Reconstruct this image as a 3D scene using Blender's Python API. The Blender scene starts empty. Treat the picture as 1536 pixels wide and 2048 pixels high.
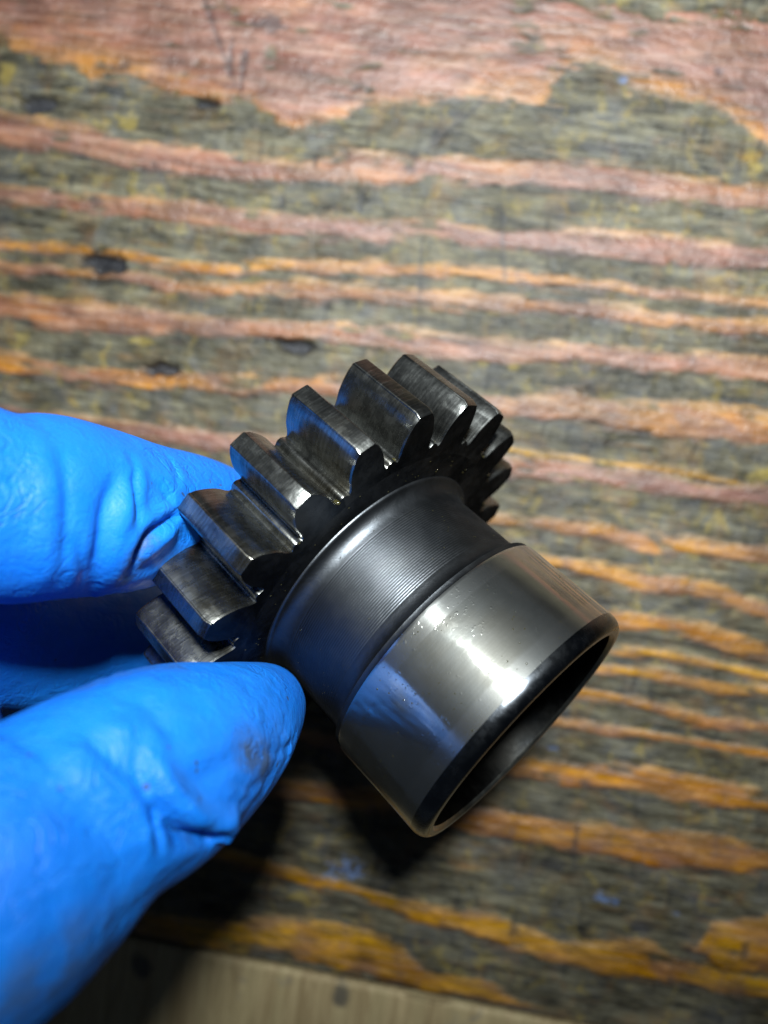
import bpy, bmesh, math
import numpy as np
from mathutils import Matrix, Vector

MM = 0.001
scene = bpy.context.scene

# ------------------------------------------------------------------ camera
cam_d = bpy.data.cameras.new("camera")
cam = bpy.data.objects.new("camera", cam_d)
scene.collection.objects.link(cam)
scene.camera = cam
cam_d.sensor_fit = 'AUTO'
cam_d.sensor_width = 36.0
cam_d.lens = 36.0 * 1482.0 / 2048.0
cam_d.clip_start = 0.002
cam_d.clip_end = 20.0
cam.matrix_world = Matrix((
    (0.986255, -0.145048, 0.079132, 15.668 * MM),
    (0.137698, 0.986233, 0.091567, 18.130 * MM),
    (-0.091324, -0.079412, 0.992650, 196.545 * MM),
    (0, 0, 0, 1)))
cam_d.dof.use_dof = True
cam_d.dof.focus_distance = 0.106
cam_d.dof.aperture_fstop = 26.05 / 2.1      # a 2 mm wide pupil

# ------------------------------------------------------------------ world: a dark workshop
world = bpy.data.worlds.new("World")
scene.world = world
world.use_nodes = True
bg = world.node_tree.nodes["Background"]
bg.inputs[0].default_value = (0.55, 0.72, 1.0, 1)
bg.inputs[1].default_value = 0.028

# ------------------------------------------------------------------ the work lamp above the bench
lamp_d = bpy.data.lights.new("work_lamp", 'SPOT')
lamp_d.spot_size = math.radians(86)
lamp_d.spot_blend = 1.0
lamp_d.shadow_soft_size = 0.017
lamp_d.energy = 12.3
lamp_d.color = (0.92, 0.98, 1.0)
lamp = bpy.data.objects.new("work_lamp", lamp_d)
scene.collection.objects.link(lamp)
lamp.location = (24 * MM, 134 * MM, 316 * MM)
_t = Vector((8 * MM, 84 * MM, 0))
lamp.rotation_euler = (_t - lamp.location).to_track_quat('-Z', 'Y').to_euler()

scene.view_settings.view_transform = 'Standard'
scene.view_settings.look = 'None'
scene.view_settings.exposure = 0.0
scene.view_settings.gamma = 1.0
scene.view_settings.use_curve_mapping = False
scene.cycles.use_denoising = True
scene.cycles.max_bounces = 8
scene.cycles.sample_clamp_indirect = 6.0

# ------------------------------------------------------------------ helpers
def link(name, me, mat=None, parent=None):
    o = bpy.data.objects.new(name, me)
    scene.collection.objects.link(o)
    if mat is not None and me is not None:
        me.materials.clear(); me.materials.append(mat)
    if parent is not None:
        o.parent = parent
    return o

def tag(o, label=None, cat=None, kind=None, group=None):
    if label: o["label"] = label
    if cat: o["category"] = cat
    if kind: o["kind"] = kind
    if group: o["group"] = group
    return o

def mesh_from(name, verts, faces, smooth=None):
    me = bpy.data.meshes.new(name)
    me.from_pydata([tuple(v) for v in verts], [], faces)
    me.update()
    if smooth is not None:
        me.polygons.foreach_set("use_smooth", [True] * len(me.polygons))
        if smooth < 3.1:
            me.set_sharp_from_angle(angle=smooth)
    return me

def vnoise(x, y, seed=0, octaves=4, gain=0.5):
    """value noise, about -1..1"""
    out = np.zeros_like(x, dtype=float); amp = 1.0; tot = 0.0
    rs = np.random.RandomState(seed)
    for o in range(octaves):
        T = rs.uniform(-1, 1, (256, 256))
        xi = np.floor(x).astype(int); yi = np.floor(y).astype(int)
        fx = x - xi; fy = y - yi
        fx = fx * fx * (3 - 2 * fx); fy = fy * fy * (3 - 2 * fy)
        a = T[yi & 255, xi & 255]; b = T[yi & 255, (xi + 1) & 255]
        c = T[(yi + 1) & 255, xi & 255]; d = T[(yi + 1) & 255, (xi + 1) & 255]
        out += amp * ((a * (1 - fx) + b * fx) * (1 - fy) + (c * (1 - fx) + d * fx) * fy)
        tot += amp; amp *= gain; x = x * 2.03 + 17.3; y = y * 2.03 + 5.1
    return out / tot * 1.6

def sstep(a, b, x):
    t = np.clip((x - a) / (b - a), 0, 1)
    return t * t * (3 - 2 * t)

class NT:
    """small helper for building node materials"""
    def __init__(self, name):
        self.m = bpy.data.materials.new(name); self.m.use_nodes = True
        self.t = self.m.node_tree; self.b = self.t.nodes["Principled BSDF"]
    def n(self, typ, **kw):
        nd = self.t.nodes.new(typ)
        for k, v in kw.items():
            if k.startswith("i_"):
                key = k[2:].replace("_", " ")
                nd.inputs[int(key) if key.isdigit() else key].default_value = v
            else:
                setattr(nd, k, v)
        return nd
    def l(self, a, b):
        self.t.links.new(a, b)
    def coord(self, scale=(1, 1, 1), rot=(0, 0, 0), out="Object"):
        tc = self.n("ShaderNodeTexCoord"); mp = self.n("ShaderNodeMapping")
        mp.inputs["Scale"].default_value = scale; mp.inputs["Rotation"].default_value = rot
        self.l(tc.outputs[out], mp.inputs[0]); return mp.outputs[0]
    def noise(self, vec, scale, detail=4, rough=0.55, dist=0.0, lo=None, hi=None):
        nd = self.n("ShaderNodeTexNoise"); nd.inputs["Scale"].default_value = scale
        nd.inputs["Detail"].default_value = detail; nd.inputs["Roughness"].default_value = rough
        nd.inputs["Distortion"].default_value = dist
        self.l(vec, nd.inputs["Vector"])
        if lo is None: return nd.outputs["Fac"]
        return self.ramp(nd.outputs["Fac"], lo, hi)
    def ramp(self, fac, lo, hi, a=0.0, b=1.0):
        r = self.n("ShaderNodeMapRange"); r.interpolation_type = 'SMOOTHSTEP'
        r.inputs["From Min"].default_value = lo; r.inputs["From Max"].default_value = hi
        r.inputs["To Min"].default_value = a; r.inputs["To Max"].default_value = b
        self.l(fac, r.inputs["Value"]); return r.outputs[0]
    def mix(self, fac, a, b, blend='MIX'):
        m = self.n("ShaderNodeMix", data_type='RGBA', blend_type=blend)
        for s, v in ((0, fac), (6, a), (7, b)):
            if hasattr(v, "is_linked"): self.l(v, m.inputs[s])
            elif s == 0: m.inputs[0].default_value = v
            else: m.inputs[s].default_value = (*v, 1)
        return m.outputs[2]
    def math(self, op, a, b=None, c=None):
        m = self.n("ShaderNodeMath", operation=op)
        for i, v in enumerate((a, b, c)):
            if v is None: continue
            if hasattr(v, "is_linked"): self.l(v, m.inputs[i])
            else: m.inputs[i].default_value = v
        return m.outputs[0]
    def attr(self, name):
        return self.n("ShaderNodeAttribute", attribute_name=name).outputs["Fac"]
    def bump(self, h, dist, strength=1.0, prev=None):
        b = self.n("ShaderNodeBump"); b.inputs["Strength"].default_value = strength
        b.inputs["Distance"].default_value = dist; self.l(h, b.inputs["Height"])
        if prev is not None: self.l(prev, b.inputs["Normal"])
        return b.outputs[0]
    def set(self, **kw):
        for k, v in kw.items():
            s = self.b.inputs[k.replace("_", " ")]
            if hasattr(v, "is_linked"): self.l(v, s)
            elif isinstance(v, tuple): s.default_value = (*v, 1)
            else: s.default_value = v

# ------------------------------------------------------------------ materials
def mat_old_wood():
    m = NT("worn_bench_wood")
    P = m.coord()
    along = m.coord((0.16, 1, 1))            # stretched along the grain
    streak = m.coord((0.05, 1, 1))
    cross = m.coord((1, 0.22, 1))
    late, red, acr = m.attr("latewood"), m.attr("redness"), m.attr("across")
    dark, blue, yel = m.attr("stain"), m.attr("blue_paint"), m.attr("yellow")
    # the grime that fills the soft grain
    g1 = m.noise(along, 330, 6, 0.66, 0.8, 0.36, 0.66)
    g2 = m.noise(along, 780, 5, 0.7, 0.3, 0.40, 0.64)
    g3 = m.noise(P, 75, 4, 0.62, 0.5, 0.47, 0.64)
    g4 = m.noise(P, 150, 5, 0.68, 1.0, 0.52, 0.68)
    g5 = m.noise(cross, 380, 4, 0.62, 0.4, 0.56, 0.72)
    g6 = m.noise(P, 95, 5, 0.62, 0.6, 0.50, 0.68)
    gr = m.mix(g1, (0.034, 0.032, 0.024), (0.165, 0.150, 0.098))
    gr = m.mix(m.math('MULTIPLY', g3, 0.5), gr, (0.088, 0.095, 0.106))
    gr = m.mix(m.math('MULTIPLY', g2, 0.42), gr, (0.26, 0.25, 0.185))
    ye = m.math('MAXIMUM', m.math('MULTIPLY', g4, 0.42), yel)
    gr = m.mix(ye, gr, (0.40, 0.31, 0.09))
    gr = m.mix(m.math('MULTIPLY', g5, 0.7), gr, (0.030, 0.031, 0.030))
    gr = m.mix(m.math('MULTIPLY', g6, 0.22), gr, (0.34, 0.18, 0.07))
    # the hard late wood worn bare
    w1 = m.noise(along, 260, 5, 0.62, 0.4, 0.3, 0.7)
    w2 = m.noise(streak, 800, 5, 0.66, 0.2, 0.38, 0.66)
    w3 = m.noise(P, 85, 5, 0.65, 0.6, 0.46, 0.64)
    w4 = m.noise(along, 600, 5, 0.68, 0.5, 0.55, 0.72)
    w5 = m.noise(cross, 420, 4, 0.6, 0.3, 0.60, 0.72)
    orange = m.mix(w1, (0.28, 0.105, 0.014), (0.48, 0.23, 0.036))
    pink = m.mix(w1, (0.135, 0.048, 0.032), (0.255, 0.128, 0.100))
    redc = m.ramp(red, 0.0, 1.0)
    wood = m.mix(redc, orange, pink)
    wood = m.mix(m.ramp(red, 0.0, -0.6), wood, (0.54, 0.30, 0.03))
    wood = m.mix(m.ramp(acr, 0.2, 1.5, 0.0, 0.6), wood, (0.38, 0.25, 0.10))
    wood = m.mix(m.ramp(acr, -0.2, -1.3, 0.0, 0.6), wood, (0.20, 0.072, 0.035))
    wood = m.mix(m.math('MULTIPLY', w2, 0.40), wood, (0.36, 0.27, 0.21))
    wood = m.mix(m.math('MULTIPLY', w3, 0.5), wood, (0.19, 0.115, 0.10))
    wood = m.mix(m.math('MULTIPLY', w4, 0.7), wood, (0.10, 0.062, 0.048))
    wood = m.mix(m.math('MULTIPLY', w5, 0.5), wood, (0.16, 0.11, 0.10))
    gr = m.mix(1.0, gr, (0.80, 0.80, 0.82), 'MULTIPLY')
    en = m.noise(along, 420, 5, 0.68, 0.6)
    lm = m.ramp(m.math('ADD', late, m.math('MULTIPLY', m.math('SUBTRACT', en, 0.5), 0.9)), 0.04, 0.98)
    c = m.mix(lm, gr, wood)
    bm_ = m.math('MULTIPLY', blue, m.noise(P, 500, 4, 0.65, 0.4, 0.40, 0.60))
    c = m.mix(bm_, c, (0.20, 0.30, 0.56))
    c = m.mix(dark, c, (0.035, 0.036, 0.042))
    mot = m.noise(m.coord((0.30, 1, 1)), 260, 6, 0.66, 0.35)
    big = m.noise(m.coord((0.5, 1, 1)), 42, 4, 0.6, 0.4)
    val = m.math('MULTIPLY', m.ramp(mot, 0.30, 0.70, 0.50, 1.16), m.ramp(big, 0.34, 0.62, 0.70, 1.10))
    crk = m.noise(m.coord((0.035, 1, 1)), 520, 4, 0.62, 0.15, 0.60, 0.68)
    c = m.mix(m.math('MULTIPLY', crk, 0.6), c, (0.03, 0.026, 0.02))
    hs = m.n("ShaderNodeHueSaturation"); m.l(c, hs.inputs["Color"]); m.l(val, hs.inputs["Value"]); hs.inputs["Saturation"].default_value = 1.1
    c = hs.outputs[0]
    fine = m.noise(streak, 1700, 4, 0.7)
    rough = m.noise(P, 300, 5, 0.65)
    nb = m.bump(fine, 0.00026, 0.6)
    nb = m.bump(rough, 0.0010, 0.7, nb)
    m.set(Base_Color=c, Roughness=m.math('ADD', m.math('MULTIPLY', g1, 0.16), 0.31), Normal=nb)
    m.l(m.math('ADD', m.math('MULTIPLY', lm, 0.30), 0.20), m.b.inputs["Specular IOR Level"])
    return m.m

def mat_pale_board():
    m = NT("pale_board_wood")
    P = m.coord(); cross = m.coord((1, 0.07, 1), (0, 0, 0.16))
    s1 = m.noise(cross, 430, 6, 0.7, 0.7, 0.32, 0.68)
    s2 = m.noise(cross, 140, 3, 0.5, 0.0, 0.4, 0.66)
    s3 = m.noise(P, 60, 4, 0.6, 0.3, 0.62, 0.72)
    c = m.mix(s1, (0.25, 0.180, 0.085), (0.44, 0.345, 0.185))
    c = m.mix(m.math('MULTIPLY', s2, 0.4), c, (0.48, 0.41, 0.22))
    c = m.mix(m.math('MULTIPLY', s3, 0.6), c, (0.20, 0.19, 0.16))
    c = m.mix(m.attr("stain"), c, (0.05, 0.05, 0.05))
    m.set(Base_Color=c, Roughness=0.62, Normal=m.bump(s1, 0.0003, 0.6))
    return m.m

def mat_steel(name, lo, hi, r0, r1, coat=0.2, relief=1.0, lines=0.0, brown=0.3, aniso=0.0, haze=0.0, bands=None, grain=0.0, drops=0.0, rim_tint=1.0):
    """oiled steel; lines: fine machining marks that run round the axis"""
    m = NT(name)
    P = m.coord()
    info = m.n("ShaderNodeObjectInfo").outputs["Random"]
    v = m.n("ShaderNodeVectorMath", operation='ADD'); m.l(P, v.inputs[0])
    cmb = m.n("ShaderNodeCombineXYZ"); m.l(info, cmb.inputs[0]); m.l(info, cmb.inputs[2]); m.l(cmb.outputs[0], v.inputs[1])
    Q = v.outputs[0]
    a = m.noise(Q, 110, 5, 0.58, 0.5, 0.32, 0.70)
    b = m.noise(Q, 650, 4, 0.6, 0.3, 0.38, 0.66)
    c3 = m.noise(Q, 75, 3, 0.6, 0.2, 0.5, 0.68)
    mp = m.n("ShaderNodeMapping"); mp.inputs["Scale"].default_value = (0.06, 0.06, 1.0); m.l(Q, mp.inputs[0])
    ln = m.noise(mp.outputs[0], 4200, 2, 0.6)
    col = m.mix(a, lo, hi)
    col = m.mix(m.math('MULTIPLY', c3, brown), col, (hi[0] * 0.62, hi[1] * 0.52, hi[2] * 0.36))
    if lines: col = m.mix(m.math('MULTIPLY', m.ramp(ln, 0.42, 0.66), 0.5 * lines), col, tuple(min(1, h * 1.7) for h in hi))
    ro = m.ramp(m.math('MULTIPLY', m.math('ADD', a, b), 0.5), 0.0, 1.0, r0, r1)
    if bands:       # unworn bands at both ends of the running surface
        z = m.n("ShaderNodeSeparateXYZ"); m.l(P, z.inputs[0]); z = z.outputs[2]
        bd = m.math('MAXIMUM', m.ramp(z, bands[0] + 0.00012, bands[0] - 0.00012), m.ramp(z, bands[1] - 0.00025, bands[1] + 0.00025))
        col = m.mix(m.math('MULTIPLY', bd, 0.28), col, (0.55, 0.56, 0.55))
        ro = m.math('ADD', ro, m.math('MULTIPLY', bd, 0.07))
    nb = m.bump(ln, 0.00003, 0.5 * max(lines, 0.15))
    nb = m.bump(b, 0.00004, 0.35 * relief, nb)
    if grain: nb = m.bump(m.noise(Q, 3200, 3, 0.7), 0.00005, grain, nb)
    gate = m.noise(Q, 240, 3, 0.6, 0.2, 0.48, 0.62)
    pim = m.math('MULTIPLY', m.noise(Q, 1700, 2, 0.5, 0.0, 0.60, 0.74), gate)
    if drops: nb = m.bump(pim, 0.00012, 0.5 * drops, nb)
    m.set(Base_Color=col, Metallic=1.0, Roughness=ro, Normal=nb)
    m.b.inputs["Specular Tint"].default_value = (rim_tint, rim_tint, rim_tint, 1)
    m.b.inputs["Coat Weight"].default_value = coat
    m.b.inputs["Coat Roughness"].default_value = 0.15
    if aniso:
        tg = m.n("ShaderNodeTangent", direction_type='RADIAL', axis='Z')
        m.b.inputs["Anisotropic"].default_value = aniso; m.b.inputs["Anisotropic Rotation"].default_value = 0.25
        m.l(tg.outputs[0], m.b.inputs["Tangent"])
    if haze:
        g = m.n("ShaderNodeBsdfAnisotropic"); g.inputs["Roughness"].default_value = 0.44
        m.l(col, g.inputs["Color"]); m.l(nb, g.inputs["Normal"])
        mx = m.n("ShaderNodeMixShader"); mx.inputs[0].default_value = haze
        out = m.t.nodes["Material Output"]
        m.l(m.b.outputs[0], mx.inputs[1]); m.l(g.outputs[0], mx.inputs[2]); m.l(mx.outputs[0], out.inputs["Surface"])
    return m.m

def mat_glove():
    m = NT("blue_nitrile")
    P = m.coord()
    a = m.noise(P, 45, 4, 0.55, 0.2, 0.35, 0.68)
    dirt = m.attr("grime")
    n1 = m.noise(P, 1500, 3, 0.6)
    n2 = m.noise(P, 420, 4, 0.6, 0.6)
    n3 = m.noise(P, 110, 3, 0.5, 0.8)
    col = m.mix(a, (0.003, 0.138, 0.60), (0.005, 0.180, 0.70))
    sp = m.noise(P, 420, 5, 0.7, 0.3, 0.38, 0.60)
    dm = m.math('MULTIPLY', dirt, m.math('ADD', m.math('MULTIPLY', sp, 0.6), 0.3))
    col = m.mix(dm, col, (0.035, 0.05, 0.055))
    specks = m.noise(P, 620, 1, 0.4, 0.0, 0.775, 0.80)
    col = m.mix(m.math('MULTIPLY', specks, 0.8), col, (0.03, 0.05, 0.10))
    nb = m.bump(n1, 0.00012, 0.7)
    nb = m.bump(n2, 0.00034, 0.6, nb)
    nb = m.bump(n3, 0.0008, 0.25, nb)
    wr = m.math('ABSOLUTE', m.math('SUBTRACT', m.noise(P, 260, 2, 0.5, 1.2), 0.5))
    wm = m.math('MULTIPLY', m.ramp(wr, 0.0, 0.07), m.noise(P, 70, 2, 0.5, 0.3, 0.42, 0.62))
    nb = m.bump(wm, 0.00018, 0.55, nb)
    m.set(Base_Color=col, Roughness=m.ramp(n2, 0.3, 0.7, 0.50, 0.68), Normal=nb)
    m.b.inputs["Specular IOR Level"].default_value = 0.34
    m.b.inputs["Subsurface Weight"].default_value = 0.12
    m.b.inputs["Subsurface Radius"].default_value = (0.0004, 0.0008, 0.002)
    m.b.inputs["Subsurface Scale"].default_value = 1.0
    return m.m

def mat_oil():
    m = NT("dark_oil")
    m.set(Base_Color=(0.030, 0.027, 0.010), Roughness=0.05)
    m.b.inputs["Specular IOR Level"].default_value = 0.6
    m.b.inputs["IOR"].default_value = 1.47
    return m.m

M_WOOD = mat_old_wood()
M_PALE = mat_pale_board()
M_TOOTH = mat_steel("oily_tooth_steel", (0.095, 0.098, 0.094), (0.245, 0.25, 0.235), 0.20, 0.33, coat=0.15, relief=0.9, lines=0.65, haze=0.16, grain=0.16, brown=0.5)
M_BODY = mat_steel("shaded_face_steel", (0.045, 0.049, 0.055), (0.085, 0.089, 0.095), 0.28, 0.40, coat=0.0, relief=0.6, brown=0.2, grain=0.25, rim_tint=0.16, haze=0.12)  # oily face steel, the shade on the gear's side put into its colour
M_NECK = mat_steel("turned_neck_steel", (0.066, 0.072, 0.079), (0.096, 0.103, 0.110), 0.38, 0.44, coat=0.0, relief=0.6, brown=0.1, haze=0.25, grain=0.5, rim_tint=0.3)
M_COLLAR = mat_steel("polished_collar_steel", (0.36, 0.372, 0.35), (0.46, 0.468, 0.44), 0.10, 0.15, coat=0.0, relief=0.12, lines=0.1, brown=0.3, aniso=0.85, haze=0.20, bands=(0.0199, 0.0303), drops=0.3, grain=0.04)
M_EDGE = mat_steel("dark_chamfer_steel", (0.07, 0.08, 0.092), (0.125, 0.135, 0.148), 0.2, 0.3, relief=0.4, brown=0.2)
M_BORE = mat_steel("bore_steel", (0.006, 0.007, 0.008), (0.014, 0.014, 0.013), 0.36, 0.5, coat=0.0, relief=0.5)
M_RIM = mat_steel("rim_steel", (0.20, 0.20, 0.17), (0.30, 0.30, 0.26), 0.3, 0.4, relief=0.4)
M_GLOVE = mat_glove()
M_OIL = mat_oil()

STRIPES = [  # (redness, [(u, v_top, v_bottom) ...]) mm in the plank
    (0.8, [(-116.9, 91.5, 83.1), (-99.2, 91.3, 83.6), (-81.6, 88.6, 82.2), (-63.2, 88.5, 81.6), (-45.8, 87.2, 82.1), (-34.0, 87.1, 82.8), (-21.2, 91.6, 84.8), (-12.3, 91.9, 84.5), (-1.9, 92.3, 87.4), (12.2, 93.2, 87.1), (29.8, 94.2, 87.7), (48.6, 94.5, 87.3), (67.1, 93.2, 87.5), (83.5, 93.4, 87.9)]),
    (0.85, [(-115.3, 73.4, 68.8), (-97.5, 73.3, 68.1), (-80.1, 73.9, 68.7), (-61.5, 74.0, 68.2), (-44.1, 73.9, 68.2), (-26.9, 73.9, 68.9), (-10.1, 75.2, 70.2), (1.6, 77.7, 72.1), (14.6, 76.0, 72.3), (32.3, 78.0, 72.5), (51.0, 79.5, 72.8), (69.6, 79.1, 73.1), (86.1, 79.2, 73.8)]),
    (0.3, [(-114.0, 58.6, 55.6), (-96.2, 59.0, 56.1), (-84.3, 59.7, 57.7), (-77.2, 59.2, 56.6), (-59.9, 59.2, 56.0), (-48.2, 59.9, 57.3), (-36.3, 62.0, 59.4), (-25.6, 63.2, 60.0), (-8.8, 64.9, 61.1), (8.3, 65.9, 63.1), (24.2, 66.7, 63.7), (40.1, 67.1, 64.6), (52.8, 66.7, 64.2), (71.5, 66.4, 64.0), (88.1, 66.6, 63.9)]),
    (0.55, [(-113.4, 52.7, 49.3), (-99.1, 52.9, 50.4), (-85.0, 53.0, 51.0), (-72.4, 53.8, 51.2), (-59.3, 53.8, 50.1), (-41.9, 55.4, 52.5), (-24.8, 57.5, 53.0), (-7.9, 57.8, 55.0), (6.7, 59.3, 55.5), (22.3, 59.9, 55.1), (41.3, 60.3, 56.6), (57.7, 60.4, 56.9), (72.6, 60.3, 57.3), (89.1, 61.5, 57.9)]),
    (0.75, [(-112.5, 44.3, 37.6), (-94.4, 44.5, 36.5), (-76.8, 45.3, 38.0), (-58.2, 45.6, 40.3), (-40.7, 46.4, 41.9), (-23.5, 47.9, 42.7), (-6.4, 48.7, 42.9), (11.1, 48.9, 41.9), (27.1, 49.0, 43.3), (43.0, 50.3, 45.3), (59.4, 50.8, 45.5), (74.3, 51.4, 46.2), (90.9, 52.6, 46.9)]),
    (0.45, [(-111.0, 28.9, 22.8), (-92.2, 27.5, 23.9), (-73.7, 28.9, 23.6), (-56.4, 29.8, 25.8), (-43.2, 31.5, 25.6), (-26.9, 33.2, 27.7), (-13.5, 34.0, 28.8), (3.8, 34.3, 29.2), (21.0, 34.6, 28.9), (29.2, 35.1, 30.0), (42.5, 38.7, 31.1), (58.0, 37.8, 30.6), (76.8, 39.4, 30.0), (93.6, 38.5, 31.7)]),
    (0.9, [(-80.8, 14.0, 12.3), (-66.4, 14.2, 9.5), (-49.5, 14.5, 9.1), (-30.2, 15.8, 10.9), (31.7, 19.4, 13.5), (42.7, 20.2, 15.1), (54.3, 20.3, 15.4), (67.0, 20.5, 15.4), (79.8, 19.3, 14.9), (96.6, 20.5, 16.1)]),
    (-0.4, [(29.1, 21.6, 20.5), (34.4, 21.4, 20.2), (53.8, 21.5, 20.3), (65.1, 22.5, 20.8), (79.1, 21.9, 20.6), (85.5, 21.1, 20.2)]),
    (0.2, [(29.3, 3.9, 1.5), (43.7, 4.5, 1.9), (56.7, 4.6, 1.0), (69.8, 4.2, -1.0), (79.7, 5.0, 1.2), (88.5, 5.3, 1.6), (99.3, 5.3, 1.5)]),
    (0.15, [(45.3, -5.9, -8.8), (55.8, -5.9, -9.2), (63.7, -6.3, -10.0), (67.7, -7.0, -11.3), (80.3, -5.9, -10.0), (89.3, -6.7, -9.9), (97.2, -8.8, -12.0), (102.0, -10.0, -13.8)]),
    (0.1, [(64.3, -17.4, -22.2), (75.8, -16.8, -20.8), (86.2, -17.2, -21.8), (92.7, -18.1, -23.4), (103.7, -19.7, -22.9)]),
    (-0.3, [(67.0, -27.4, -28.6), (78.5, -26.2, -28.1), (92.6, -26.6, -28.1), (104.9, -26.8, -28.5)]),
    (-0.1, [(62.5, -31.9, -33.9), (75.4, -30.8, -33.1), (88.4, -30.9, -34.0), (98.7, -31.5, -33.9), (105.7, -30.7, -33.3)]),
    (0.15, [(59.7, -38.5, -41.2), (63.7, -38.5, -41.2), (78.1, -39.2, -41.5), (91.3, -40.0, -43.0), (107.3, -39.9, -42.9)]),
    (0.2, [(53.2, -47.5, -50.2), (65.2, -47.9, -50.4), (78.2, -47.4, -50.0), (91.2, -47.2, -49.9), (108.6, -47.4, -49.5)]),
    (0, [(-23.0, -63.4, -67.3), (52.7, -60.0, -65.4), (67.2, -58.4, -64.9), (80.3, -57.1, -64.3), (93.5, -57.5, -65.6), (111.0, -59.1, -63.8)]),
    (0.05, [(-21.0, -78.3, -83.6), (-5.4, -77.9, -82.8), (15.6, -76.7, -82.3), (36.4, -76.5, -84.5), (54.0, -75.4, -83.7), (63.5, -75.7, -84.0), (83.3, -73.5, -84.4), (98.9, -72.6, -82.9), (113.8, -73.9, -80.4)]),
    (-0.25, [(-35.6, -101.0, -106.2), (-9.1, -103.7, -108.5), (5.2, -105.0, -107.9), (19.7, -106.6, -111.0), (33.8, -106.5, -112.3), (47.8, -106.2, -114.1), (55.0, -108.5, -115.6), (66.1, -110.6, -116.3), (75.5, -108.0, -116.5), (85.9, -105.1, -115.7), (95.4, -107.5, -115.2), (108.8, -108.4, -115.4), (120.0, -108.9, -114.4)]),
    (-0.1, [(100.3, -104.2, -105.6), (103.0, -97.3, -105.7), (108.4, -94.9, -110.2), (117.8, -91.6, -107.5)]),
    (-0.4, [(-50.5, -125.2, -132.0), (-31.3, -122.9, -131.1), (-12.6, -118.9, -128.8), (4.7, -117.2, -130.5), (13.4, -118.5, -130.2), (22.2, -121.1, -131.4), (29.7, -126.3, -132.1), (44.9, -125.3, -130.4), (56.4, -129.6, -130.6)]),
]
CLEAN_EDGE = [(-119.1, 110.6), (-110.3, 106.9), (-100.5, 105.9), (-83.5, 102.5), (-62.9, 101.3), (-49.4, 100.7), (-40.7, 95.3), (-30.1, 95.5), (-25.4, 99.3), (-19.3, 103.0), (-14.5, 103.5), (2.2, 105.8), (9.5, 108.3), (24.6, 108.5), (27.7, 112.5), (30.6, 117.8), (41.8, 117.4), (46.2, 113.0), (63.2, 112.9), (71.0, 109.5), (81.5, 102.2)]
CLEAN_TOP = [(20.7, 133.6), (28.2, 132.8), (45.7, 130.2), (59.9, 131.8), (76.2, 131.1)]
EDGE = [(-57.5, -133.2), (-35.0, -133.5), (5.5, -133.1), (37.4, -133.6), (68.6, -133.1)]
PITS = [(-85.4, 55.6, 6.7, 3.4), (-64.8, 29.1, 6.6, 2.4), (-29.6, 40.3, 6.0, 2.1), (-61.1, 99.6, 3.7, 1.5), (-107.7, 95.0, 5.3, 2.8), (28.2, 120.9, 0.4, 0.4)]
BLUE = [(74.7, -95.2, 2.3, 1.4), (92.9, -96.3, 1.8, 0.8), (3.0, -100.7, 4.1, 3.5), (44.2, 115.5, 1.0, 1.1), (54.5, -56.8, 2.9, 1.4)]
YELLOW = [(-82.4, 92.4, 3.0, 2.0), (78.8, 99.6, 2.6, 3.1), (-116.8, 101.2, 2.2, 3.8), (-28.2, -128.3, 8.6, 4.5), (-8.5, -111.4, 4.9, 2.6), (93.8, 22.7, 3.6, 3.1), (37.5, 38.1, 2.3, 1.3), (27.9, 42.1, 2.0, 1.0), (20.1, 42.0, 1.8, 1.0), (-72.0, 36.6, 3.1, 1.3)]
DARK = [(60.1, -88.1, 3.7, 2.8), (51.2, -109.9, 1.9, 3.1), (112.4, -102.4, 1.3, 3.9), (98.5, -106.0, 1.3, 1.4), (63.8, -82.0, 1.0, 5.6), (-46.6, 120.8, 4.7, 2.2), (-56.0, 110.7, 0.7, 7.4), (-52.3, 111.0, 1.2, 3.7), (-0.3, 96.9, 1.5, 3.7), (-30.5, 88.2, 0.8, 2.5), (-5.6, 88.9, 2.8, 2.2), (-23.9, -139.0, 2.6, 3.0), (85.9, -102.1, 3.9, 2.0), (-88.5, 71.7, 1.9, 2.1), (-84.0, 106.8, 3.3, 1.8), (-37.7, 77.2, 0.7, 3.2), (-17.1, 79.5, 0.8, 3.5), (-93.9, 82.8, 2.8, 1.8), (66.9, 119.2, 1.7, 1.6)]
SCRATCH = [((-64.6, 124.8), (-59.1, 114.1), (-53.9, 104.7)), ((-2.3, 93.0), (2.0, 98.4), (9.8, 106.5)), ((20.0, 81.0), (20.5, 73.6), (22.6, 63.8)), ((-0.0, 72.5), (0.9, 61.2), (2.3, 49.8)), ((64.7, -83.2), (64.9, -88.9)), ((-73.7, 83.0), (-68.2, 76.5)), ((-52.3, 113.5), (-52.4, 103.5))]
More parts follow.
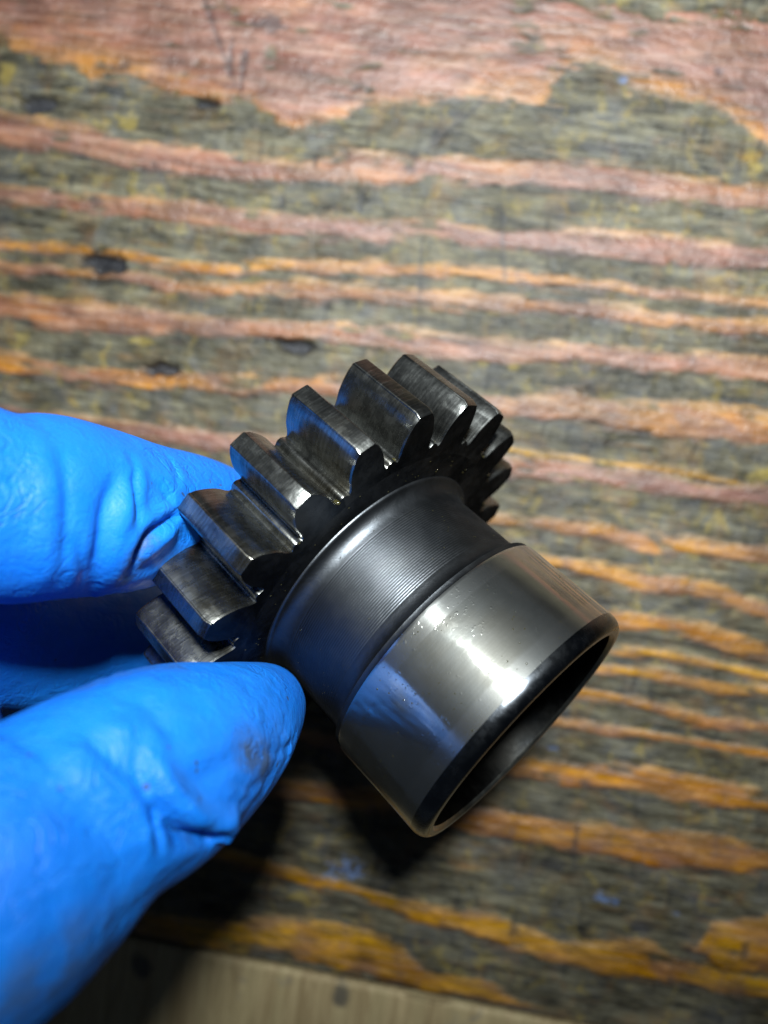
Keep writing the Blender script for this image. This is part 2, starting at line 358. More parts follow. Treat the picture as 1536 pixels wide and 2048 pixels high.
HAND = {  # chains of (x, y, z, half width, half depth) in mm, fingertip first
    'thumb': [(-7.0, -24.1, 89.9, 7.4, 6.8), (-9.0, -23.7, 101.6, 9.9, 9.2), (-12.6, -23.3, 114.0, 12.1, 11.2), (-16.9, -24.3, 122.5, 12.2, 11.8), (-20.6, -27.4, 128.1, 13.6, 12.6), (-24.4, -29.4, 134.6, 14.3, 13.5), (-43.5, -38.9, 150.1, 16, 15), (-65.3, -37.5, 157.8, 17, 16), (-86.2, -32.3, 159.0, 17, 15)],
    'index': [(-17.8, 1.0, 68.8, 7.4, 6.8), (-23.4, 2.3, 79.2, 9.6, 8.6), (-27.6, 2.7, 89.6, 10.6, 9.4), (-31.0, 3.5, 98.9, 11.6, 10.2), (-34.2, 4.2, 106.1, 12.0, 10.8), (-37.5, 4.0, 111.4, 11.7, 11), (-46.6, 6.9, 120.9, 11.8, 11.3), (-59.9, 7.8, 131.0, 11.6, 11.6), (-75.2, 6.2, 138.4, 13, 13), (-92.1, 0.1, 144.3, 14, 13), (-112.0, -12.4, 151.1, 15, 14)],
    'middle': [(-29.0, -26.7, 47.1, 8, 7.5), (-35.5, -26.2, 55.6, 10.4, 10), (-43.5, -25.3, 64.2, 12.2, 11.5), (-51.0, -23.4, 74.7, 13, 12), (-57.3, -18.7, 86.9, 12.3, 12), (-69.2, -17.1, 102.8, 12, 12), (-79.8, -16.2, 120.7, 13, 13), (-94.4, -17.0, 138.0, 14, 13), (-112.7, -22.7, 150.1, 15, 14)],
    'palm_pad': [(-67.8, -48.0, 58.2, 9, 9), (-68.1, -42.5, 67.8, 12, 11), (-67.6, -37.2, 89.4, 14, 13), (-78.2, -35.1, 110.2, 15, 14), (-93.0, -31.5, 131.2, 16, 15)],
    'ring': [(-61.9, -38.9, 83.1, 7, 7), (-55.3, -37.3, 91.5, 8.5, 8.5), (-52.7, -35.1, 101.1, 10, 10), (-56.0, -32.7, 112.2, 10.5, 10.5), (-65.5, -31.2, 121.9, 11.5, 11.5), (-78.7, -32.5, 130.2, 12.5, 13), (-94.2, -32.0, 139.4, 13, 13), (-113.6, -31.0, 149.9, 14, 14)],
    'little': [(-65.3, -55.3, 86.9, 6.2, 6.2), (-59.6, -54.9, 94.4, 7.5, 7.5), (-57.1, -52.8, 103.1, 8.6, 8.6), (-60.6, -50.6, 112.3, 9.2, 9.2), (-69.2, -49.1, 120.9, 10.5, 10.5), (-80.8, -47.1, 129.7, 12, 12), (-96.4, -44.5, 139.7, 13, 13), (-114.6, -38.3, 149.7, 14, 14)],
    'wrist': [(-103.3, -19.6, 147.0, 24, 15), (-120.1, -25.5, 154.0, 26, 17), (-142.9, -30.2, 163.3, 25, 17), (-172.0, -33.8, 172.0, 27, 19), (-206.1, -38.0, 181.1, 30, 22)],
}
HAND_SIDE = (-0.145, 0.9862, -0.0794)
HAND_WEBS = []
HAND_FOLDS = [  # (kind, depth, width, points on the glove), mm
    ('ridge', 0.55, 2.2, [(-33.9, 14.6, 113.8), (-30.7, 12.0, 115.3), (-28.7, 8.4, 116.5), (-28.1, 0.9, 116.5), (-29.1, -3.8, 114.1)]),
    ('crease', 0.5, 1.6, [(-29.7, 12.1, 113.8), (-27.6, 7.8, 115.2), (-27.0, 1.4, 115.2), (-28.4, -4.0, 112.7)]),
    ('step', 1.5, 2.0, [(-24.3, 9.4, 106.8), (-24.2, 6.3, 109.5), (-24.3, 2.4, 110.0), (-25.1, -1.8, 109.0), (-27.4, -6.3, 104.8)]),
    ('crease', 0.8, 1.0, [(-25.1, 11.8, 103.8), (-23.3, 7.5, 106.2), (-22.7, 3.5, 106.1)]),
    ('crease', 1.7, 1.1, [(-20.3, 4.5, 98.0), (-21.8, 2.6, 103.4), (-22.6, 0.7, 105.0), (-23.5, -2.1, 104.7)]),
    ('ridge', 0.7, 1.5, [(-20.3, 2.4, 98.4), (-21.4, 0.9, 101.5), (-22.3, -1.5, 102.0)]),
    ('crease', 1.0, 0.9, [(-23.9, -2.7, 104.8), (-39.4, -14.9, 69.5)]),
    ('crease', 1.0, 0.9, [(-22.7, -2.2, 102.4), (-37.7, -15.0, 64.8)]),
    ('crease', 0.3, 1.2, [(-31.7, 8.7, 120.7), (-30.3, 8.6, 118.8), (-29.0, 8.3, 117.0)]),
    ('crease', 0.5, 1.2, [(-22.9, 9.1, 102.5), (-21.6, 7.5, 100.1), (-20.8, 5.5, 99.1)]),
    ('crease', 0.35, 1.0, [(-24.7, 12.5, 94.0), (-22.3, 10.4, 95.5), (-21.2, 8.1, 97.4)]),
    ('crease', 0.5, 1.2, [(-26.3, 2.0, 114.2), (-26.2, -1.3, 112.0), (-27.9, -5.3, 108.6)]),
    ('step', 1.6, 1.5, [(-10.8, -15.2, 126.9), (-9.5, -17.2, 128.2), (-7.9, -19.6, 128.2), (-6.2, -22.5, 126.9), (-5.2, -24.5, 125.2), (-4.0, -25.7, 122.3)]),
    ('ridge', 0.45, 3.2, [(-2.6, -22.6, 119.0), (-3.1, -24.3, 120.5), (-3.7, -25.5, 121.8)]),
    ('notch', 2.2, 1.3, [(-8.5, -19.4, 129.0), (-7.0, -21.5, 127.8), (-5.8, -23.5, 126.3), (-4.7, -25.2, 124.2), (-3.9, -26.7, 121.3)]),
    ('crease', 0.8, 1.8, [(-15.4, -14.0, 128.9), (-13.0, -15.4, 129.5), (-10.4, -17.2, 129.3)]),
    ('crease', 1.0, 0.8, [(-7.9, -20.8, 129.0), (-7.4, -22.6, 129.0), (-6.9, -24.7, 128.6)]),
    ('ridge', 0.2, 1.6, [(-15.0, -12.3, 123.8), (-13.2, -11.9, 121.3), (-11.8, -11.5, 117.8)]),
    ('ridge', 0.25, 1.6, [(-13.8, -14.2, 128.3), (-14.6, -13.0, 125.8), (-14.4, -12.3, 123.5)]),
    ('crease', 0.4, 1.8, [(-13.4, -12.4, 123.2), (-11.7, -12.9, 123.2), (-9.9, -14.2, 123.9), (-8.5, -15.6, 124.4)]),
    ('crease', 0.5, 1.3, [(-11.5, -13.8, 125.1), (-10.8, -15.1, 126.8)]),
    ('crease', 0.35, 2.2, [(-7.1, -18.9, 126.3), (-4.5, -19.0, 121.4), (-3.0, -18.3, 116.2)]),
    ('ridge', 0.35, 2.5, [(-17.5, -14.3, 130.4), (-15.2, -15.8, 131.7), (-12.4, -17.7, 131.9)]),
    ('crease', 0.3, 2.5, [(-17.4, -16.0, 135.4), (-14.7, -17.8, 135.7), (-12.5, -19.5, 134.3)]),
    ('crease', 0.3, 0.7, [(-3.4, -20.6, 120.0), (-1.7, -23.1, 115.7), (-0.9, -23.8, 110.6)]),
    ('crease', 0.3, 0.7, [(-3.6, -22.2, 121.5), (-2.3, -23.8, 118.4), (-1.7, -24.2, 115.4)]),
    ('crease', 0.3, 0.7, [(-1.7, -19.8, 112.7), (-0.6, -22.2, 107.4), (-0.1, -22.7, 101.8)]),
    ('crease', 0.3, 0.7, [(-16.0, -12.0, 123.1), (-18.5, -12.1, 119.0), (-36.6, -28.0, 74.0)]),
    ('crumple', 0.24, 6, [(-2.2, -23.0, 118.0), (-1.0, -22.7, 111.7), (-3.4, -24.5, 121.2), (-0.2, -22.9, 103.0)]),
    ('crumple', 0.22, 6, [(-21.8, 1.4, 103.0), (-21.0, 3.9, 100.7), (-23.1, -3.0, 102.1), (-20.0, 6.4, 94.7)]),
    ('crumple', 0.14, 9, [(-10.3, -12.0, 118.5), (-6.4, -13.6, 107.9), (-2.2, -17.6, 101.5), (-6.4, -24.9, 127.6), (-7.7, -26.9, 130.1)]),
    ('grime', 0.9, 4, [(-1.9, -20.1, 114.0), (-1.3, -21.5, 112.4), (-2.6, -18.9, 115.4)]),
    ('grime', 0.7, 7, [(-11.7, -31.0, 139.5), (-12.4, -31.5, 140.5), (-10.8, -30.6, 137.9)]),
    ('grime', 0.8, 3, [(-23.1, -0.5, 105.5), (-23.1, -1.7, 104.1), (-24.3, -3.5, 104.6), (-22.3, 1.1, 104.3)]),
    ('grime', 0.4, 3, [(-18.3, -12.1, 117.5), (-16.3, -11.7, 114.2), (-13.7, -11.4, 113.1), (-19.9, -12.5, 120.1)]),
    ('grime', 0.25, 3, [(-3.7, -25.5, 121.6), (-4.6, -25.4, 123.8), (-8.5, -28.2, 131.5)]),
    ('grime', 0.2, 4, [(-0.7, -21.1, 106.1), (-1.8, -22.2, 115.9)]),
]

# ------------------------------------------------------------------ the workbench
PLANK_EDGE = -133.3
def axis(lo, a, b, hi, step, n_out):
    return np.concatenate([np.linspace(lo, a, n_out, endpoint=False), np.arange(a, b, step), np.linspace(b, hi, n_out)])

def slab(name, xs, ys, Z, attrs, mat, parent, thick=38.0):
    """a board with a relief top (mm), real sides and a bottom"""
    nx, ny = len(xs), len(ys)
    X, Yg = np.meshgrid(xs, ys)
    top = np.stack([X, Yg, Z], -1).reshape(-1, 3)
    idx = np.arange(nx * ny).reshape(ny, nx)
    q = np.stack([idx[:-1, :-1], idx[:-1, 1:], idx[1:, 1:], idx[1:, :-1]], -1).reshape(-1, 4)
    ring = np.concatenate([idx[0, :-1], idx[:-1, -1], idx[-1, :0:-1], idx[:0:-1, 0]])
    low = top[ring].copy(); low[:, 2] = -thick
    base = nx * ny; k = len(ring)
    V = np.concatenate([top, low]) * MM
    j = np.arange(k); j2 = (j + 1) % k
    side = np.stack([ring[j2], ring[j], base + j, base + j2], -1)
    F = np.concatenate([q, side])
    me = bpy.data.meshes.new(name)
    me.vertices.add(len(V)); me.vertices.foreach_set("co", V.ravel())
    me.loops.add(F.size + k); me.loops.foreach_set("vertex_index", np.concatenate([F.ravel(), (base + j)[::-1]]))
    me.polygons.add(len(F) + 1)
    me.polygons.foreach_set("loop_start", np.concatenate([np.arange(len(F)) * 4, [F.size]]))
    me.update(calc_edges=True); me.validate()
    sm = np.zeros(len(me.polygons), bool); sm[:len(q)] = True
    me.polygons.foreach_set("use_smooth", sm)
    for an, av in attrs.items():
        at = me.attributes.new(an, 'FLOAT', 'POINT')
        at.data.foreach_set("value", np.concatenate([av.ravel(), av.reshape(-1)[ring] * 0.3]).astype(np.float32))
    return link(name, me, mat, parent)

def blobs(X, Yg, L, seed, rag=0.45):
    out = np.zeros_like(X)
    nz = vnoise(X * 0.35, Yg * 0.5, seed, 4)
    for (u, v, a, b) in L:
        r = np.sqrt(((X - u) / a) ** 2 + ((Yg - v) / b) ** 2) + nz * rag
        out = np.maximum(out, 1 - sstep(0.55, 1.1, r))
    return out

bench = bpy.data.objects.new("workbench", None); scene.collection.objects.link(bench)
tag(bench, "worn workbench top of grimy boards under the gear", None, "structure")

def build_plank():
    xs = axis(-520, -128, 130, 520, 0.55, 40)
    ys = axis(PLANK_EDGE, PLANK_EDGE + 0.01, 142, 460, 0.36, 40)
    ys = np.unique(ys)
    X, Yg = np.meshgrid(xs, ys)
    # wander of the grain plus ragged, bitten edges
    wob = vnoise(X * 0.035, Yg * 0.12, 3, 3) * 0.7
    rag = vnoise(X * 0.16, Yg * 0.5, 5, 4) * 1.1 + vnoise(X * 0.9, Yg * 0.9, 6, 3) * 0.35
    streak = vnoise(X * 0.06, Yg * 2.2, 8, 3)
    Yw = Yg + wob
    late = np.zeros_like(X); red = np.zeros_like(X); across = np.zeros_like(X); crev = np.zeros_like(X)
    for r, L in STRIPES:
        L = np.array(L); u, t, b = L[:, 0], L[:, 1], L[:, 2]
        ti = np.interp(X, u, t); bi = np.interp(X, u, b)
        c = (ti + bi) / 2; h = (ti - bi) / 2
        fade = np.ones_like(X)
        if r in (-0.4, -0.1) or u[0] > 95:
            fade = sstep(u[0] - 8, u[0], X) * (1 - sstep(u[-1], u[-1] + 10, X))
        d = h - np.abs(Yw - c) + rag * np.minimum(0.95, 0.34 * h + 0.30)
        # a sharp upper edge, a feathered lower one
        m = sstep(-1.7, 1.5, d) * fade
        upd = m > late
        crev = np.maximum(crev, fade * np.exp(-((Yw - (c - h) + 0.5 * rag + 0.3) / 0.55) ** 2) * sstep(-0.6, 0.6, vnoise(X * 0.09, Yg * 0.05, 51, 3)))
        red = np.where(upd, r, red); across = np.where(upd, (Yw - c) / np.maximum(h, 0.5) + 0.4 * rag, across); late = np.maximum(late, m)
    ce = np.array(CLEAN_EDGE); ct = np.array(CLEAN_TOP)
    edge = np.interp(X, ce[:, 0], ce[:, 1]); etop = np.interp(X, ct[:, 0], ct[:, 1], left=400, right=131)
    etop = np.where(X < ct[0, 0], 400, etop)
    m = sstep(-2.0, 2.4, Yg - edge + rag * 1.9) * (1 - sstep(-0.8, 1.2, Yg - etop + rag * 2.2))
    red = np.where(m > late, 0.95 - 0.6 * (1 - sstep(-2, 9, Yg - edge + 1.5 * rag)), red)
    across = np.where(m >= late, -0.2 + 0.5 * rag, across)
    late = np.maximum(late, m)
    # worn-through and smeared places on the bare wood
    smear = sstep(0.35, 1.0, vnoise(X * 0.11, Yg * 0.3, 11, 4) + 0.25 * streak)
    late = late * (1 - 0.75 * smear)
    late = np.clip(late + 0.28 * sstep(0.45, 1.0, vnoise(X * 0.08, Yg * 0.9, 12, 4)), 0, 1)
    pits = blobs(X, Yg, PITS, 21, 0.35)
    stain = np.maximum(pits * 0.95, blobs(X, Yg, DARK, 22) * 0.62)
    stain = np.maximum(stain, 0.55 * crev)
    for k, s in enumerate(SCRATCH):
        s = np.array(s)
        dist = np.full_like(X, 99.0)
        for p, q in zip(s[:-1], s[1:]):
            pq = q - p; tt = np.clip(((X - p[0]) * pq[0] + (Yg - p[1]) * pq[1]) / (pq @ pq), 0, 1)
            dist = np.minimum(dist, np.hypot(X - p[0] - tt * pq[0], Yg - p[1] - tt * pq[1]))
        stain = np.maximum(stain, 0.5 * (1 - sstep(0.25, 0.95 + 0.4 * rag, dist)))
    blue = blobs(X, Yg, BLUE, 23, 0.9) * 0.75
    yel = blobs(X, Yg, YELLOW, 24, 0.7) * 0.55
    Z = 0.38 * late + 0.10 * vnoise(X * 0.3, Yg * 0.9, 13, 4) + 0.05 * streak - 2.2 * pits - 0.25 * stain
    Z -= 1.1 * (1 - sstep(0.0, 1.6, Yg - PLANK_EDGE)) ** 2
    Z -= 0.55
    o = slab("plank", xs, ys, Z, dict(latewood=late, redness=red + 0.25 * vnoise(X * 0.045, Yg * 0.12, 14, 3), across=np.clip(across, -2, 2), stain=stain, blue_paint=blue, yellow=yel), M_WOOD, bench)
    tag(o, "grimy old plank with worn orange and pink grain stripes")

def build_pale():
    xs = axis(-520, -110, 100, 520, 0.9, 30); ys = axis(-420, -190, PLANK_EDGE - 1.2, PLANK_EDGE - 1.15, 0.7, 10)
    ys = np.unique(ys)
    X, Yg = np.meshgrid(xs, ys)
    Z = 0.12 * vnoise(X * 0.9, Yg * 0.08, 31, 4) - 0.9
    Z -= 0.8 * (1 - sstep(0.0, 1.4, PLANK_EDGE - 1.15 - Yg)) ** 2
    st = blobs(X, Yg, [(6.5, -138.5, 2.6, 4.0), (-52, -142, 3, 5), (30, -150, 8, 5)], 33) * 0.8
    o = slab("plank", xs, ys, Z, dict(stain=st), M_PALE, bench)
    tag(o, "pale tan board along the lower edge of the bench")

build_plank()
build_pale()
# a loose splinter lifted off the plank edge
sp = [(24.5, -134.0, 0.2), (29, -133.2, 0.9), (33.5, -133.0, 1.3), (38, -132.6, 0.6)]
vv, ff = [], []
for i, (x, y, z) in enumerate(sp):
    wd = [0.15, 0.7, 0.8, 0.3][i]
    vv += [(x, y - wd, z), (x, y + wd, z + 0.2), (x, y + wd * 0.6, z - 0.5), (x, y - wd, z - 0.4)]
    if i: 
        a = 4 * i - 4; b = 4 * i
        ff += [(a + j, a + (j + 1) % 4, b + (j + 1) % 4, b + j) for j in range(4)]
ff += [(3, 2, 1, 0), (12, 13, 14, 15)]
link("splinter", mesh_from("splinter", [Vector(v) * MM for v in vv], ff), M_PALE, bench)

# ------------------------------------------------------------------ the gear
GEAR_M = Matrix((
    (-0.55252, 0.28013, 0.78501, 5.292 * MM),
    (-0.82480, -0.31950, -0.46651, -5.567 * MM),
    (0.12013, -0.90523, 0.40758, 72.371 * MM),
    (0, 0, 0, 1)))
gear = bpy.data.objects.new("gear", None); scene.collection.objects.link(gear)
gear.matrix_world = GEAR_M
tag(gear, "oily steel spur gear with a polished collar, held between gloved thumb and finger", "gear")

S = 0.93
NT_ = 20
RT, RR, RP = 38.6 * S, 30.8 * S, 35.0 * S
RB = RP * math.cos(math.radians(20))
WID = 15.36 * S
R_IN = 28.6 * S
PITCH = 2 * math.pi / NT_
PH0 = 0.4388

def inv(a): return math.tan(a) - a
def half_angle(r):
    a = math.acos(min(1, RB / r))
    return (math.pi / (2 * NT_) + inv(math.radians(20)) - inv(a)) + 0.010

def half_profile(tip=0.0, flank=0.0):
    """(radius, angle) from the tip centre to the middle of the gap; tip and flank: inset in mm"""
    pts = []
    rt = RT - tip
    ha = lambda r: half_angle(r) - flank / r
    at = ha(rt)
    rc = 0.28
    for t in (0, 0.5, 0.86): pts.append((rt, (at - rc / rt) * t / 0.9))
    for t in np.linspace(0.15, 1, 4):
        pts.append((rt - rc * (1 - math.cos(t * math.pi / 2)), at - (1 - math.sin(t * math.pi / 2)) * rc / rt))
    rf = RB + 0.2
    for r in np.linspace(rt - rc, rf, 10)[1:]:
        pts.append((r, ha(r)))
    af = ha(rf); da = PITCH / 2 - af; rr = RR - flank
    # undercut grooves at the foot of each flank, a low ridge between them
    gap = [(0.05, 0.62), (0.13, 0.30), (0.24, 0.07), (0.36, 0.0), (0.48, 0.03), (0.60, 0.12), (0.72, 0.21), (0.86, 0.26), (1.0, 0.27)]
    for f, h in gap:
        pts.append((rr + (rf - rr) * h, af + da * f))
    return pts

def build_tooth():
    def pts(hp):
        prof = [(r, -a) for r, a in hp[::-1]] + hp[1:]
        return np.array([(r * math.cos(a), r * math.sin(a)) for r, a in prof])
    hp = half_profile()
    P = pts(hp); Pin = pts(half_profile(0.42, 0.16)); Pbk = pts(half_profile(0.22, 0.18))
    rr = np.array([r for r, a in hp[::-1]] + [r for r, a in hp[1:]])
    n = len(P)
    ch = 0.22 + 0.6 * sstep(RT - 2.2, RT - 0.2, rr)
    rows = []
    zf, zb = 0.0, -WID
    zs = [zf - c * 1.15 for c in ch]
    rows.append(np.column_stack([Pin, np.full(n, zf)]))
    rows.append(np.column_stack([P, zs]))
    for k in (0.25, 0.5, 0.75):
        rows.append(np.column_stack([P, np.full(n, zf + (zb - zf) * k)]))
    rows.append(np.column_stack([P, np.full(n, zb + 0.25)]))
    rows.append(np.column_stack([Pbk, np.full(n, zb)]))
    V = [tuple(v * MM) for row in rows for v in row]
    F = []
    for k in range(len(rows) - 1):
        for i in range(n - 1):
            F.append((k * n + i, k * n + i + 1, (k + 1) * n + i + 1, (k + 1) * n + i))
    cap = []
    # front and back caps down to the inner circle
    for zz, row, flip in ((zf, 0, False), (zb, len(rows) - 1, True)):
        b = len(V)
        a = np.linspace(-PITCH / 2, PITCH / 2, n)
        V += [(R_IN * math.cos(t) * MM, R_IN * math.sin(t) * MM, zz * MM) for t in a]
        for i in range(n - 1):
            f = (b + i, b + i + 1, row * n + i + 1, row * n + i)
            F.append(f[::-1] if flip else f); cap.append(len(F) - 1)
    me = mesh_from("tooth", V, F, math.radians(28))
    bm = bmesh.new(); bm.from_mesh(me); bmesh.ops.recalc_face_normals(bm, faces=bm.faces)
    if bm.faces and sum((f.normal.dot(Vector((f.calc_center_median().x, f.calc_center_median().y, 0)))) for f in bm.faces if abs(f.normal.z) < 0.3) < 0:
        bmesh.ops.reverse_faces(bm, faces=bm.faces)
    bm.to_mesh(me); bm.free()
    me.set_sharp_from_angle(angle=math.radians(28))
    me.materials.append(M_TOOTH); me.materials.append(M_BODY)
    for i in cap: me.polygons[i].material_index = 1  # tooth ends take the steel that has shade in its colour
    return me, n

tooth_me, n_prof = build_tooth()
for k in range(NT_):
    t = link("tooth", tooth_me, None, gear)
    t.rotation_euler = (0, 0, -(PH0 + PITCH * k))

def lathe(name, prof, mat, seg=160, closed=False, smooth=28):
    """prof: (radius, axial) in mm, walked with the metal on its left"""
    V, F = [], []
    for r, z in prof:
        for i in range(seg):
            a = 2 * math.pi * i / seg
            V.append((r * math.cos(a) * MM, r * math.sin(a) * MM, z * MM))
    m = len(prof)
    for k in range(m if closed else m - 1):
        k2 = (k + 1) % m
        for i in range(seg):
            j = (i + 1) % seg
            F.append((k * seg + i, k * seg + j, k2 * seg + j, k2 * seg + i))
    return link(name, mesh_from(name, V, F, math.radians(smooth)), mat, gear)

seg_b = NT_ * (n_prof - 1)
R_BORE = 20.6 * S
N_R = 21.8 * S
BASE = 24.0 * S
S1, S2, S3 = 18.43 * S, 35.66 * S, 37.75 * S
RC = 23.5 * S
# the disc between bore and teeth: back face, bore, front face (front joins the hub root)
disc = lathe("gear_disc", [(BASE - 0.02, 0.0), (R_IN, 0.0), ], M_BODY, seg_b)
disc_b = lathe("back_face", [(R_IN, -WID), (R_BORE + 0.6, -WID), (R_BORE, -WID + 0.6)], M_BODY, seg_b)
neck = [(BASE, 0.0), (BASE - 0.03, 0.22), (BASE - 0.22, 0.42)]
for t in np.linspace(0, 1, 10)[1:]:
    neck.append((BASE - 0.22 - (BASE - 0.22 - N_R) * math.sin(t * math.pi / 2), 0.42 + 2.68 * (1 - math.cos(t * math.pi / 2))))
z = 3.1
while z < 13.6 * 1.0:
    ph = (z - 3.1) / 0.38 * 2 * math.pi
    neck.append((N_R + 0.0145 * math.cos(ph), z)); z += 0.38 / 6
for t in np.linspace(0, 1, 8):
    neck.append((N_R + 1.35 * (1 - math.cos(t * math.pi / 2)), 13.6 + (S1 - 0.9 - 13.6) * math.sin(t * math.pi / 2)))
neck += [(RC - 0.25, S1 - 0.25), (RC - 0.08, S1)]
lathe("neck", neck, M_NECK, 256, smooth=40)
collar = [(RC - 0.08, S1), (RC - 0.02, S1 + 0.25), (RC, S1 + 0.5)]
collar += [(RC, S1 + 0.5 + (S2 - S1 - 1.2) * t) for t in (0.33, 0.66)] + [(RC, S2 - 0.35)]
lathe("collar", collar, M_COLLAR, 256)
edge = [(RC, S2 - 0.35)] + [(RC - 1.45 * (1 - math.cos(t)) ** 0.9, S2 - 0.35 + (S3 - S2 + 0.35) * math.sin(t) ** 0.9) for t in np.linspace(0.12, math.pi / 2, 9)]
lathe("collar_chamfer", edge, M_EDGE, 256, smooth=50)
lathe("collar_rim", [(RC - 1.45, S3), (R_BORE + 0.55, S3), (R_BORE + 0.15, S3 - 0.3), (R_BORE, S3 - 0.6)], M_RIM, 256)
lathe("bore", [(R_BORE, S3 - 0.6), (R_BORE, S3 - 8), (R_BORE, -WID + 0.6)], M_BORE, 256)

# oil beads caught in the tooth gaps and on the metal
rng = np.random.RandomState(7)
def bead_mesh():
    bm = bmesh.new(); bmesh.ops.create_icosphere(bm, subdivisions=2, radius=1.0)
    me = bpy.data.meshes.new("b"); bm.to_mesh(me); bm.free()
    co = np.empty(len(me.vertices) * 3); me.vertices.foreach_get("co", co)
    f = [tuple(p.vertices) for p in me.polygons]
    bpy.data.meshes.remove(me)
    return co.reshape(-1, 3), f
bc, bf = bead_mesh()
BV, BF = [], []
def bead(c, nrm, r, flat=0.5):
    nrm = nrm / np.linalg.norm(nrm)
    a = np.cross(nrm, (0.3, 0.8, 0.51)); a /= np.linalg.norm(a); b = np.cross(nrm, a)
    k = len(BV)
    e = rng.uniform(0.8, 1.3)
    for p in bc: BV.append(tuple((c + r * (p[0] * a * e + p[1] * b + p[2] * nrm * flat)) * MM))
    BF.extend(tuple(i + k for i in f) for f in bf)
for k in range(NT_):
    g = -(PH0 + PITCH * (k + 0.5))
    for q in range(7):
        a = g + rng.normal(0, 0.022); zz = -abs(rng.normal(0, 0.9)) - 0.1
        nr = np.array((math.cos(a), math.sin(a), 0.15))
        bead(np.array((RR * math.cos(a), RR * math.sin(a), zz)), nr, rng.uniform(0.12, 0.42), 0.55)
for q in range(150):       # fine droplets on the collar
    a = rng.uniform(0, 2 * math.pi); zz = rng.uniform(S1 + 0.6, S2 - 0.6); nr = np.array((math.cos(a), math.sin(a), 0))
    bead(nr * RC + np.array((0, 0, zz)), nr, rng.uniform(0.05, 0.13), 0.35)
for q in range(170):      # and on the neck
    a = rng.uniform(0, 2 * math.pi); zz = rng.uniform(2.0, 14.0); nr = np.array((math.cos(a), math.sin(a), 0))
    bead(nr * (N_R + (0.5 if zz < 3 else 0.0)) + np.array((0, 0, zz)), nr, rng.uniform(0.04, 0.09), 0.5)
for q in range(60):
    a = rng.uniform(0, 2 * math.pi); rad = rng.uniform(BASE + 0.5, R_IN); 
    bead(np.array((rad * math.cos(a), rad * math.sin(a), 0.0)), np.array((0, 0, 1.0)), rng.uniform(0.05, 0.14), 0.4)
o = link("oil_drops", mesh_from("oil_drops", BV, BF, 3.14), M_OIL, gear)
tag(o, None, None, "stuff")

# ------------------------------------------------------------------ the gloved hand
def catmull(P, n):
    P = np.array(P, float); out = []
    E = np.vstack([2 * P[0] - P[1], P, 2 * P[-1] - P[-2]])
    for i in range(1, len(E) - 2):
        p0, p1, p2, p3 = E[i - 1], E[i], E[i + 1], E[i + 2]
        for t in np.linspace(0, 1, n, endpoint=False):
            out.append(0.5 * (2 * p1 + (p2 - p0) * t + (2 * p0 - 5 * p1 + 4 * p2 - p3) * t * t + (3 * p1 - p0 - 3 * p2 + p3) * t ** 3))
    out.append(P[-1]); return np.array(out)

def tube_chain(chain, side):
    """closed loft with round ends, elliptical sections"""
    st = catmull(chain, 5)
    C, A, B = st[:, :3], st[:, 3], st[:, 4]
    T = np.gradient(C, axis=0); T /= np.linalg.norm(T, axis=1)[:, None]
    side = np.array(side)
    seg = 28; V, F = [], []
    rows = []
    def ring(c, t, a, b):
        s = side - t * (side @ t); s /= np.linalg.norm(s); d = np.cross(t, s)
        rows.append([c + a * math.cos(x) * s + b * math.sin(x) * d for x in np.linspace(0, 2 * math.pi, seg, endpoint=False)])
    e = min(A[0], B[0])
    for q in (0.12, 0.35, 0.62, 0.86):
        ring(C[0] - T[0] * e * math.sqrt(1 - q * q), T[0], A[0] * q, B[0] * q)
    for i in range(len(C)): ring(C[i], T[i], A[i], B[i])
    e = min(A[-1], B[-1])
    for q in (0.86, 0.62, 0.35, 0.12):
        ring(C[-1] + T[-1] * e * math.sqrt(1 - q * q), T[-1], A[-1] * q, B[-1] * q)
    for r in rows: V += r
    for k in range(len(rows) - 1):
        for i in range(seg):
            j = (i + 1) % seg
            F.append((k * seg + i, (k + 1) * seg + i, (k + 1) * seg + j, k * seg + j))
    F.append(tuple(range(seg))); F.append(tuple(range((len(rows) - 1) * seg, len(rows) * seg))[::-1])
    return V, F

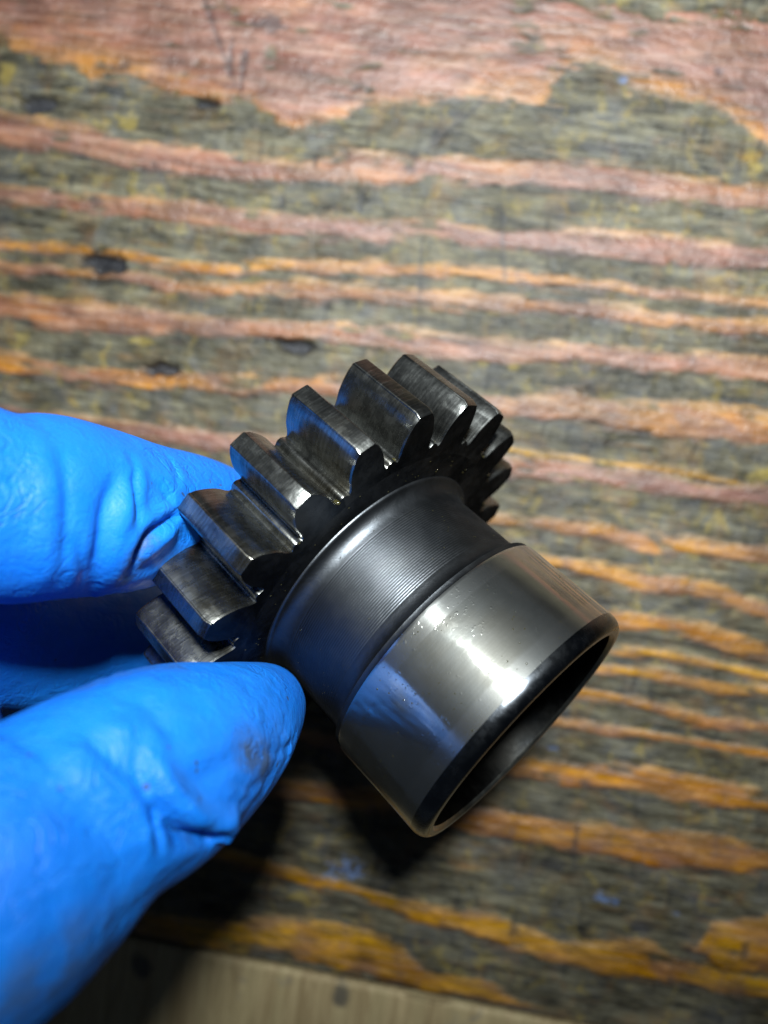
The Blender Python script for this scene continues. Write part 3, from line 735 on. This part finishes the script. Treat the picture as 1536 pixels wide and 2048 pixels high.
def build_hand():
    V, F = [], []
    for name, ch in HAND.items():
        v, f = tube_chain(ch, HAND_SIDE)
        k = len(V); V += v; F += [tuple(i + k for i in q) for q in f]
    # webs: thumb to index, and across the knuckles
    for ch in HAND_WEBS:
        v, f = tube_chain(ch, HAND_SIDE)
        k = len(V); V += v; F += [tuple(i + k for i in q) for q in f]
    me = bpy.data.meshes.new("hand_rough"); me.from_pydata([tuple(v) for v in V], [], F)   # millimetres here
    bm = bmesh.new(); bm.from_mesh(me); bmesh.ops.recalc_face_normals(bm, faces=bm.faces); bm.to_mesh(me); bm.free()
    o = bpy.data.objects.new("hand_rough", me); scene.collection.objects.link(o)
    md = o.modifiers.new("r", 'REMESH'); md.mode = 'VOXEL'; md.voxel_size = 0.55
    sm = o.modifiers.new("s", 'SMOOTH'); sm.factor = 0.5; sm.iterations = 14
    dg = bpy.context.evaluated_depsgraph_get()
    out = bpy.data.meshes.new_from_object(o.evaluated_get(dg))
    bpy.data.objects.remove(o); bpy.data.meshes.remove(me)
    n = len(out.vertices)
    co = np.empty(n * 3); out.vertices.foreach_get("co", co); co = co.reshape(-1, 3)
    no = np.empty(n * 3); out.vertex_normals.foreach_get("vector", no); no = no.reshape(-1, 3)
    disp = np.zeros(n); grime = np.zeros(n)
    # slack in the rubber
    q = co @ np.array([[0.8, 0.2], [-0.3, 0.9], [0.5, 0.4]])
    disp += 0.16 * vnoise(q[:, 0] * 0.13, q[:, 1] * 0.13, 41, 3)
    for (kind, depth, wid, pts) in HAND_FOLDS:
        pts = np.array(pts, float)
        if kind == 'grime':
            for p in pts:
                r = np.linalg.norm(co - p, axis=1)
                grime = np.maximum(grime, depth * (1 - sstep(0.2 * wid, wid, r)))
            continue
        if kind == 'crumple':
            msk = np.zeros(n)
            for p in pts: msk = np.maximum(msk, 1 - sstep(0.3 * wid, wid, np.linalg.norm(co - p, axis=1)))
            disp += depth * msk * vnoise(q[:, 0] * 0.55, q[:, 1] * 0.55, 43, 2)
            continue
        pts = catmull(pts, 6) if len(pts) > 2 else pts
        best = np.full(n, 1e9); sgn = np.zeros(n); tt = np.zeros(n)
        L = len(pts) - 1
        for i in range(L):
            p, r = pts[i], pts[i + 1]; d = r - p
            t = np.clip(((co - p) @ d) / (d @ d), 0, 1)
            v = co - p - t[:, None] * d
            ds = np.linalg.norm(v, axis=1)
            m = ds < best
            best = np.where(m, ds, best); tt = np.where(m, (i + t) / L, tt)
            cr = np.einsum('ij,ij->i', np.cross(np.broadcast_to(d, co.shape), v), no)
            sgn = np.where(m, np.sign(cr), sgn)
        taper = np.clip(4 * tt * (1 - tt) + 0.12, 0, 1) ** 0.7
        if kind == 'notch':         # a pinch that runs out over the side
            disp -= depth * np.clip(tt, 0, 1) ** 0.7 * (np.exp(-(best / (wid * 0.55)) ** 2) - 0.5 * np.exp(-((best - wid * 1.6) / wid) ** 2) * (sgn > 0))
        elif kind == 'crease':        # a tight valley with puffed lips
            depth *= 0.7
            disp += taper * depth * (-np.exp(-(best / (wid * 0.5)) ** 2) + 0.55 * np.exp(-((best - wid * 1.5) / wid) ** 2))
        elif kind == 'step':        # one lip rides over the other
            s = best * sgn; depth *= 0.6
            disp += taper * depth * (np.exp(-((s - wid * 0.9) / wid) ** 2) - np.exp(-((s + wid * 0.45) / (wid * 0.6)) ** 2))
        else:                       # a raised soft fold
            disp += taper * depth * np.exp(-(best / wid) ** 2)
    co = co + no * disp[:, None]
    out.vertices.foreach_set("co", (co * MM).ravel())
    out.update()
    out.polygons.foreach_set("use_smooth", [True] * len(out.polygons))
    at = out.attributes.new("grime", 'FLOAT', 'POINT'); at.data.foreach_set("value", np.clip(grime, 0, 1).astype(np.float32))
    out.name = "gloved_hand"
    h = link("gloved_hand", out, M_GLOVE)
    tag(h, "hand in a blue nitrile glove pinching the gear from the left", "gloved hand")
    return h
build_hand()
